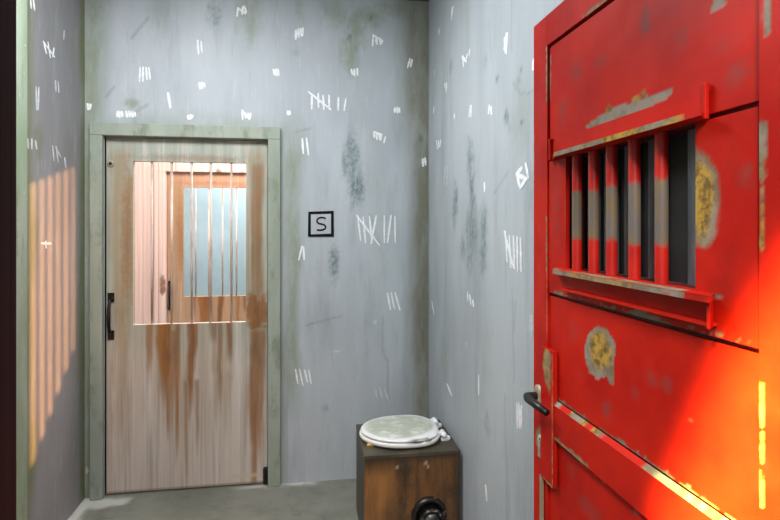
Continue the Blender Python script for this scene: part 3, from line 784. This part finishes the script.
# upper panel
def up_bare(u, v):
    p = [(1.014,1.706), (0.957,1.718), (0.885,1.721), (0.818,1.720), (0.754,1.718), (0.754,1.707), (0.805,1.700), (0.855,1.695), (0.916,1.695), (0.964,1.693), (1.010,1.693)]
    return mx(poly_mask(u, v, p, .0035, 60), blob(u, v, (0.933,1.723,0.010,0.008), .3, .6), blob(u, v, (0.849,1.724,0.011,0.005), .3, .6), blob(u, v, (0.829,1.727,0.008,0.005), .3, .6),
              lin(u, v, 1.094,1.686,0.780,1.696, .0014, .005)*.7*(fbm(u*60, v*10) > .45), lin(u, v, 0.780,1.696,0.676,1.697, .0014, .004)*.7*(fbm(u*60, v*10) > .5),
              lin(u, v, 1.177,1.900,1.177,1.797, .003, .006), blob(u, v, (0.660,1.812,0.016,0.010), .3, .6))
def up_gold(u, v):
    return mx(blob(u, v, (0.933,1.723,0.014,0.009), .3, .3), blob(u, v, (0.840,1.725,0.022,0.009), .3, .3))
def up_dull(u, v):
    return mx(*[blob(u, v, c, .9, .7, strength=k) for c, k in (((1.055,1.832,0.038,0.030), .5), ((0.824,1.846,0.016,0.027), .9), ((0.957,1.823,0.028,0.016), .45), ((0.628,1.702,0.027,0.019), .6), ((0.645,1.747,0.025,0.014), .35), ((1.113,1.760,0.023,0.036), .45), ((0.734,1.785,0.018,0.021), .4), ((0.589,1.709,0.007,0.015), .4))])
red_panel('upper_panel', .592, 1.178, 1.660, 1.920, FX, .012, mk(up_bare, up_gold, up_dull))
# plate with the barred opening
def wp_bare(u, v):
    r = blob(u, v, (0.702,1.544,0.047,0.073), .12, .25, fq=30)
    l = blob(u, v, (1.076,1.540,0.026,0.078), .2, .3, fq=30)
    p = [(0.891,1.347), (0.849,1.357), (0.800,1.356), (0.742,1.344), (0.780,1.340), (0.832,1.341)]
    q = [(1.172,1.336), (1.146,1.353), (1.094,1.348), (1.103,1.338)]
    q2 = [(1.002,1.340), (0.964,1.343), (0.936,1.349), (0.903,1.339), (0.957,1.335)]
    return mx(r, l, poly_mask(u, v, p, .004), poly_mask(u, v, q, .004), poly_mask(u, v, q2, .004), lin(u, v, 0.671,1.404,0.586,1.406, .0012, .002), lin(u, v, .59, 1.349, 1.17, 1.349, .0016, .007)*.8)
def wp_gold(u, v): return blob(u, v, (0.698,1.543,0.034,0.061), .3, .3, fq=30)
def wp_dull(u, v): return mx(blob(u, v, (0.612,1.567,0.013,0.018), .9, .7, strength=.6), blob(u, v, (1.146,1.561,0.025,0.092), .9, .7, strength=.35))
red_panel('window_plate', .592, 1.178, 1.346, 1.652, FX-.002, .014, mk(wp_bare, wp_gold, wp_dull), holes=[(HOLE[0], HOLE[1], HOLE[2], HOLE[3])])
# middle panel
def mp_bare(u, v):
    c = [(1.022,1.257), (1.002,1.287), (0.968,1.306), (0.936,1.304), (0.913,1.286), (0.910,1.268), (0.916,1.248), (0.916,1.205), (0.930,1.203), (0.936,1.214), (0.954,1.212), (0.964,1.201), (0.975,1.202), (1.002,1.206), (1.018,1.231)]
    return mx(poly_mask(u, v, c, .0025, 60), blob(u, v, (0.714,1.211,0.004,0.004), .4, .5)*.25, lin(u, v, .60, 1.107, 1.13, 1.107, .0022, .012))
def mp_gold(u, v): return blob(u, v, (0.961,1.260,0.043,0.039), .35, .2)
def mp_dull(u, v): return mx(*[blob(u, v, c, .9, .7, strength=k) for c, k in (((0.805,1.249,0.018,0.013), .75), ((0.768,1.249,0.014,0.016), .65), ((0.940,1.152,0.021,0.017), .8), ((0.849,1.211,0.014,0.014), .5), ((1.055,1.281,0.034,0.025), .3))])
red_panel('middle_panel', .592, 1.178, 1.106, 1.338, FX, .012, mk(mp_bare, mp_gold, mp_dull))
# lower panel and bottom rail
def lp_dull(u, v): return mx(*[blob(u, v, c, .9, .7, strength=k) for c, k in (((0.994,0.927,0.054,0.024), .6), ((1.076,0.975,0.026,0.022), .4))])
red_panel('lower_panel', .592, 1.178, .205, 1.012, FX, .012, mk(lambda u, v: lin(u, v, .60, 1.008, 1.16, 1.008, .0018, .012)*.7, None, lp_dull), step=.008)
red_panel('bottom_rail', .592, 1.178, .012, .200, FX-.005, .018, step=.02)
red_panel('top_rail', .588, 1.184, 1.927, 1.998, FX-.005, .018, mk(lambda u, v: mx(poly_mask(u, v, [(1.014,1.926), (0.975,1.937), (0.936,1.931), (0.943,1.922), (0.987,1.920)], .004), lin(u, v, .9, 1.929, 1.02, 1.929, .003, .01)), lambda u, v: 0*u+.4))
# stiles
def ls_bare(u, v):
    return mx(lin(u, v, 1.184, 1.80, 1.184, 1.92, .004, .01), lin(u, v, 1.184, 1.36, 1.184, 1.52, .0035, .014), lin(u, v, 1.262, 1.62, 1.262, 1.74, .004, .014), lin(u, v, 1.183, 1.23, 1.183, 1.34, .002, .01)*.8,
              blob(u, v, (1.226,0.980,0.022,0.029), .3, .5), blob(u, v, (1.214,0.968,0.017,0.024), .3, .5))
red_panel('stile', 1.182, 1.257, .012, 1.998, FX-.005, .053, mk(ls_bare, lambda u, v: 0*u+.25))
def rs_bare(u, v):
    return mx(lin(u, v, 0.584,1.627,0.584,1.564, .0065, .008), lin(u, v, 0.584,1.564,0.584,1.471, .0025, .006), lin(u, v, 0.586,1.490,0.584,1.471, .003, .004), lin(u, v, 0.586,1.302,0.584,1.253, .0032, .007), lin(u, v, 0.584,1.244,0.584,1.207, .0020, .010), lin(u, v, 0.586,1.191,0.584,1.153, .0030, .009), lin(u, v, 0.577,1.780,0.576,1.742, .005, .006))
red_panel('stile', .440, .588, .012, 1.998, FX-.005, .053, mk(rs_bare, lambda u, v: sstep(1.62, 1.50, v)*.8))
# raised rail with a chamfered, worn top edge
b = MB()
def rail_mask(u, v):
    return {'bare': mx(lin(u, v, .60, 1.102, 1.14, 1.102, .002, .008), blob(u, v, (1.06, 1.100, .05, .006), .3, .6, fq=60), blob(u, v, (.93, 1.100, .05, .007), .3, .6, fq=60), blob(u, v, (.72, 1.100, .03, .010), .3, .6, fq=60)), 'gold': .5+0*u, 'dull': 0*u}
b.grid(.590, 1.141, 1.018, 1.095, .004, lambda u, v: (FX-.010, u, v), mask=lambda u, v: {'bare': mx(blob(u, v, (1.08, 1.020, .05, .006), .3, .7, fq=60), blob(u, v, (1.02, 1.020, .04, .007), .3, .7, fq=60)), 'gold': .5+0*u, 'dull': 0*u}, flip=True)
b.grid(.590, 1.141, 1.095, 1.104, .003, lambda u, v: (FX-.010+(v-1.095)/.009*.008, u, v), mask=lambda u, v: {'bare': sstep(.40, .52, fbm(u*22, v*40, 3)), 'gold': sstep(.45, .6, fbm(u*30+4, v*9, 3)), 'dull': 0*u}, flip=True)
b.box((FX-.0096, .590, 1.018), (FX+.008, 1.141, 1.094))
b.build('cross_rail', M_RED, rd)
# lock plate
b = MB()
poly = [(1.137, 1.215), (1.196, 1.220), (1.196, 1.10), (1.196, .83), (1.205, .83), (1.205, .905), (1.141, .905), (1.141, 1.10)]
lpm = lambda u, v: {'bare': mx(blob(u, v, (1.165, 1.17, .022, .05), .3, .5, fq=40), lin(u, v, 1.139, .91, 1.139, 1.21, .0022, .006), lin(u, v, 1.14, .907, 1.196, .907, .002, .005)), 'gold': .55+0*u, 'dull': 0*u}
b.grid(1.137, 1.200, .905, 1.216, .003, lambda u, v: (FX-.013, u, v), mask=lpm, flip=True); b.box((FX-.0126, 1.137, .905), (FX-.002, 1.200, 1.216))
b.build('lock_plate', M_RED, rd)
b = MB(); b.box((FX-.012, 1.196, .78), (FX-.007, 1.209, .905)); b.build('lock_plate_strip', M_BARE, rd)
# ledges above and below the opening
def ledge_top():
    b = MB(); b.box((FX-.007, .680, 1.652), (FX-.002, 1.152, 1.697))
    fl = b.build('ledge_flange', M_RED, rd)
    b = MB()
    n = lambda u, v: {'bare': sstep(.36, .46, fbm(u*16+3, v*20, 3)+.19-.36*(u < .69)+.10*(u > .9)), 'gold': sstep(.42, .55, fbm(u*18+9, v*30, 3)), 'dull': 0*u}
    b.grid(.655, 1.098, 1.6530, 1.6625, .003, lambda u, v: (FX-.030, u, v), mask=n, flip=True)
    b.prism([(FX-.0296, .655), (FX-.0296, 1.098), (FX-.007, 1.150), (FX-.007, .682)], lambda u, v: (u, v, 1.6530), lambda u, v: (u, v, 1.6625)); b.build('ledge', M_RED, rd)
    b = MB(); b.box((FX-.010, .674, 1.652), (FX-.002, .681, 1.704)); b.build('ledge_bracket', M_RED, rd, bevel=.002)
    b = MB(); b.box((FX-.014, 1.150, 1.652), (FX-.002, 1.158, 1.702)); b.build('ledge_bracket', M_RED, rd, bevel=.002)
ledge_top()
def ledge_bottom():
    b = MB()
    n = lambda u, v: {'bare': sstep(.36, .46, fbm(u*15+13, v*20, 3)+.18-.5*(u < .69)), 'gold': sstep(.5, .62, fbm(u*18+29, v*30, 3))*.6, 'dull': 0*u}
    b.grid(.640, 1.103, 1.397, 1.4055, .003, lambda u, v: (FX-.030, u, v), mask=n, flip=True)
    b.grid(.640, 1.103, FX-.030, FX-.002, .004, lambda u, v: (v, u+(v-FX+.030)*(1.5 if u > .9 else .9)*(abs(u-.87)/.23)**3, 1.406), mask=lambda u, v: {'bare': sstep(.42, .52, fbm(u*15+13, v*60, 3)+.10-.5*(u < .70)), 'gold': 0*u+.2, 'dull': 0*u})
    b.prism([(FX-.0296, .640), (FX-.0296, 1.103), (FX-.002, 1.146), (FX-.002, .665)], lambda u, v: (u, v, 1.397), lambda u, v: (u, v, 1.4056)); lg = b.build('ledge', M_RED, rd)
    b = MB(); b.box((FX-.006, .668, 1.366), (FX-.002, 1.092, 1.397)); b.box((FX-.018, .660, 1.362), (FX-.002, 1.092, 1.367)); b.build('ledge_channel', M_RED, rd)
    b = MB(); b.prism([(FX-.024, .648), (FX-.024, .654), (FX-.002, .672), (FX-.002, .666)], lambda u, v: (u, v, 1.360), lambda u, v: (u, v, 1.397)); b.build('ledge_bracket', M_RED, rd, bevel=.001)
ledge_bottom()
# bars
for y, r in ((1.0628, .0104), (0.9957, .0104), (0.9318, .0104), (0.8610, .0104), (0.7888, .0104)):
    b = MB(); zs = np.linspace(1.398, 1.662, 45); ph = y*7
    z0, z1 = 1.474+random.uniform(-.006, .006), 1.578+random.uniform(-.006, .006)
    def ba(vs, z0=z0, z1=z1):
        v_ = np.array([tuple(q) for q in vs]); w = (fbm(v_[:, 1]*90, v_[:, 0]*90)-.5)*.012
        return sstep(z0-.002, z0+.003, v_[:, 2]+w)*(1-sstep(z1-.003, z1+.002, v_[:, 2]+w))
    b.tube([(FX+.006, y, z) for z in zs], r, 20, att={'bare': ba}); b.build('bar', M_BAR, rd)
b = MB(); b.box((FX+.046, .66, 1.37), (FX+.056, 1.13, 1.70)); b.build('back_board', M_BOARD, rd)
for y in (.745, 1.047, 0.982, 0.914, 0.843):
    b = MB(); b.box((FX+.028, y-.012, HOLE[2]), (FX+.046, y+.012, HOLE[3])); b.build('back_slat', M_SLAT, rd, bevel=.001)
# lever handle
hy, hz = 1.222, 1.090
m = MB(); m.lathe([(.026, 0), (.026, .004), (.022, .007), (.014, .009)], (FX-.005, hy, hz), (-1, 0, 0), 28); hr = m.build('handle_rose', M_BARE, rd)
m = MB()
m.tube([(FX-.005, hy, hz), (FX-.030, hy, hz), (FX-.038, hy-.003, hz), (FX-.041, hy-.012, hz-.001), (FX-.041, hy-.05, hz-.002), (FX-.037, hy-.105, hz-.004)], [.009, .0095, .0105, .0105, .009, .0075], 14)
m.build('lever_handle', M_IRON, hr, label='black lever handle')
m = MB(); m.lathe([(.012, 0), (.012, .003), (.006, .004)], (FX-.005, 1.215, .985), (-1, 0, 0), 20); m.box((FX-.011, 1.208, .945), (FX-.005, 1.222, .985)); kp = m.build('keyhole_plate', M_BARE, rd)
m = MB(); m.lathe([(.004, 0), (.004, .0046)], (FX-.005, 1.215, .986), (-1, 0, 0), 12); m.build('keyhole', M_IRON, kp)
for zz in (.30, 1.75):
    m = MB(); m.tube([(FX-.014, .436, zz-.05), (FX-.014, .436, zz+.05)], .009, 14); m.box((FX-.012, .437, zz-.045), (FX-.005, .475, zz+.045)); m.build('door_hinge', M_IRON, rd)
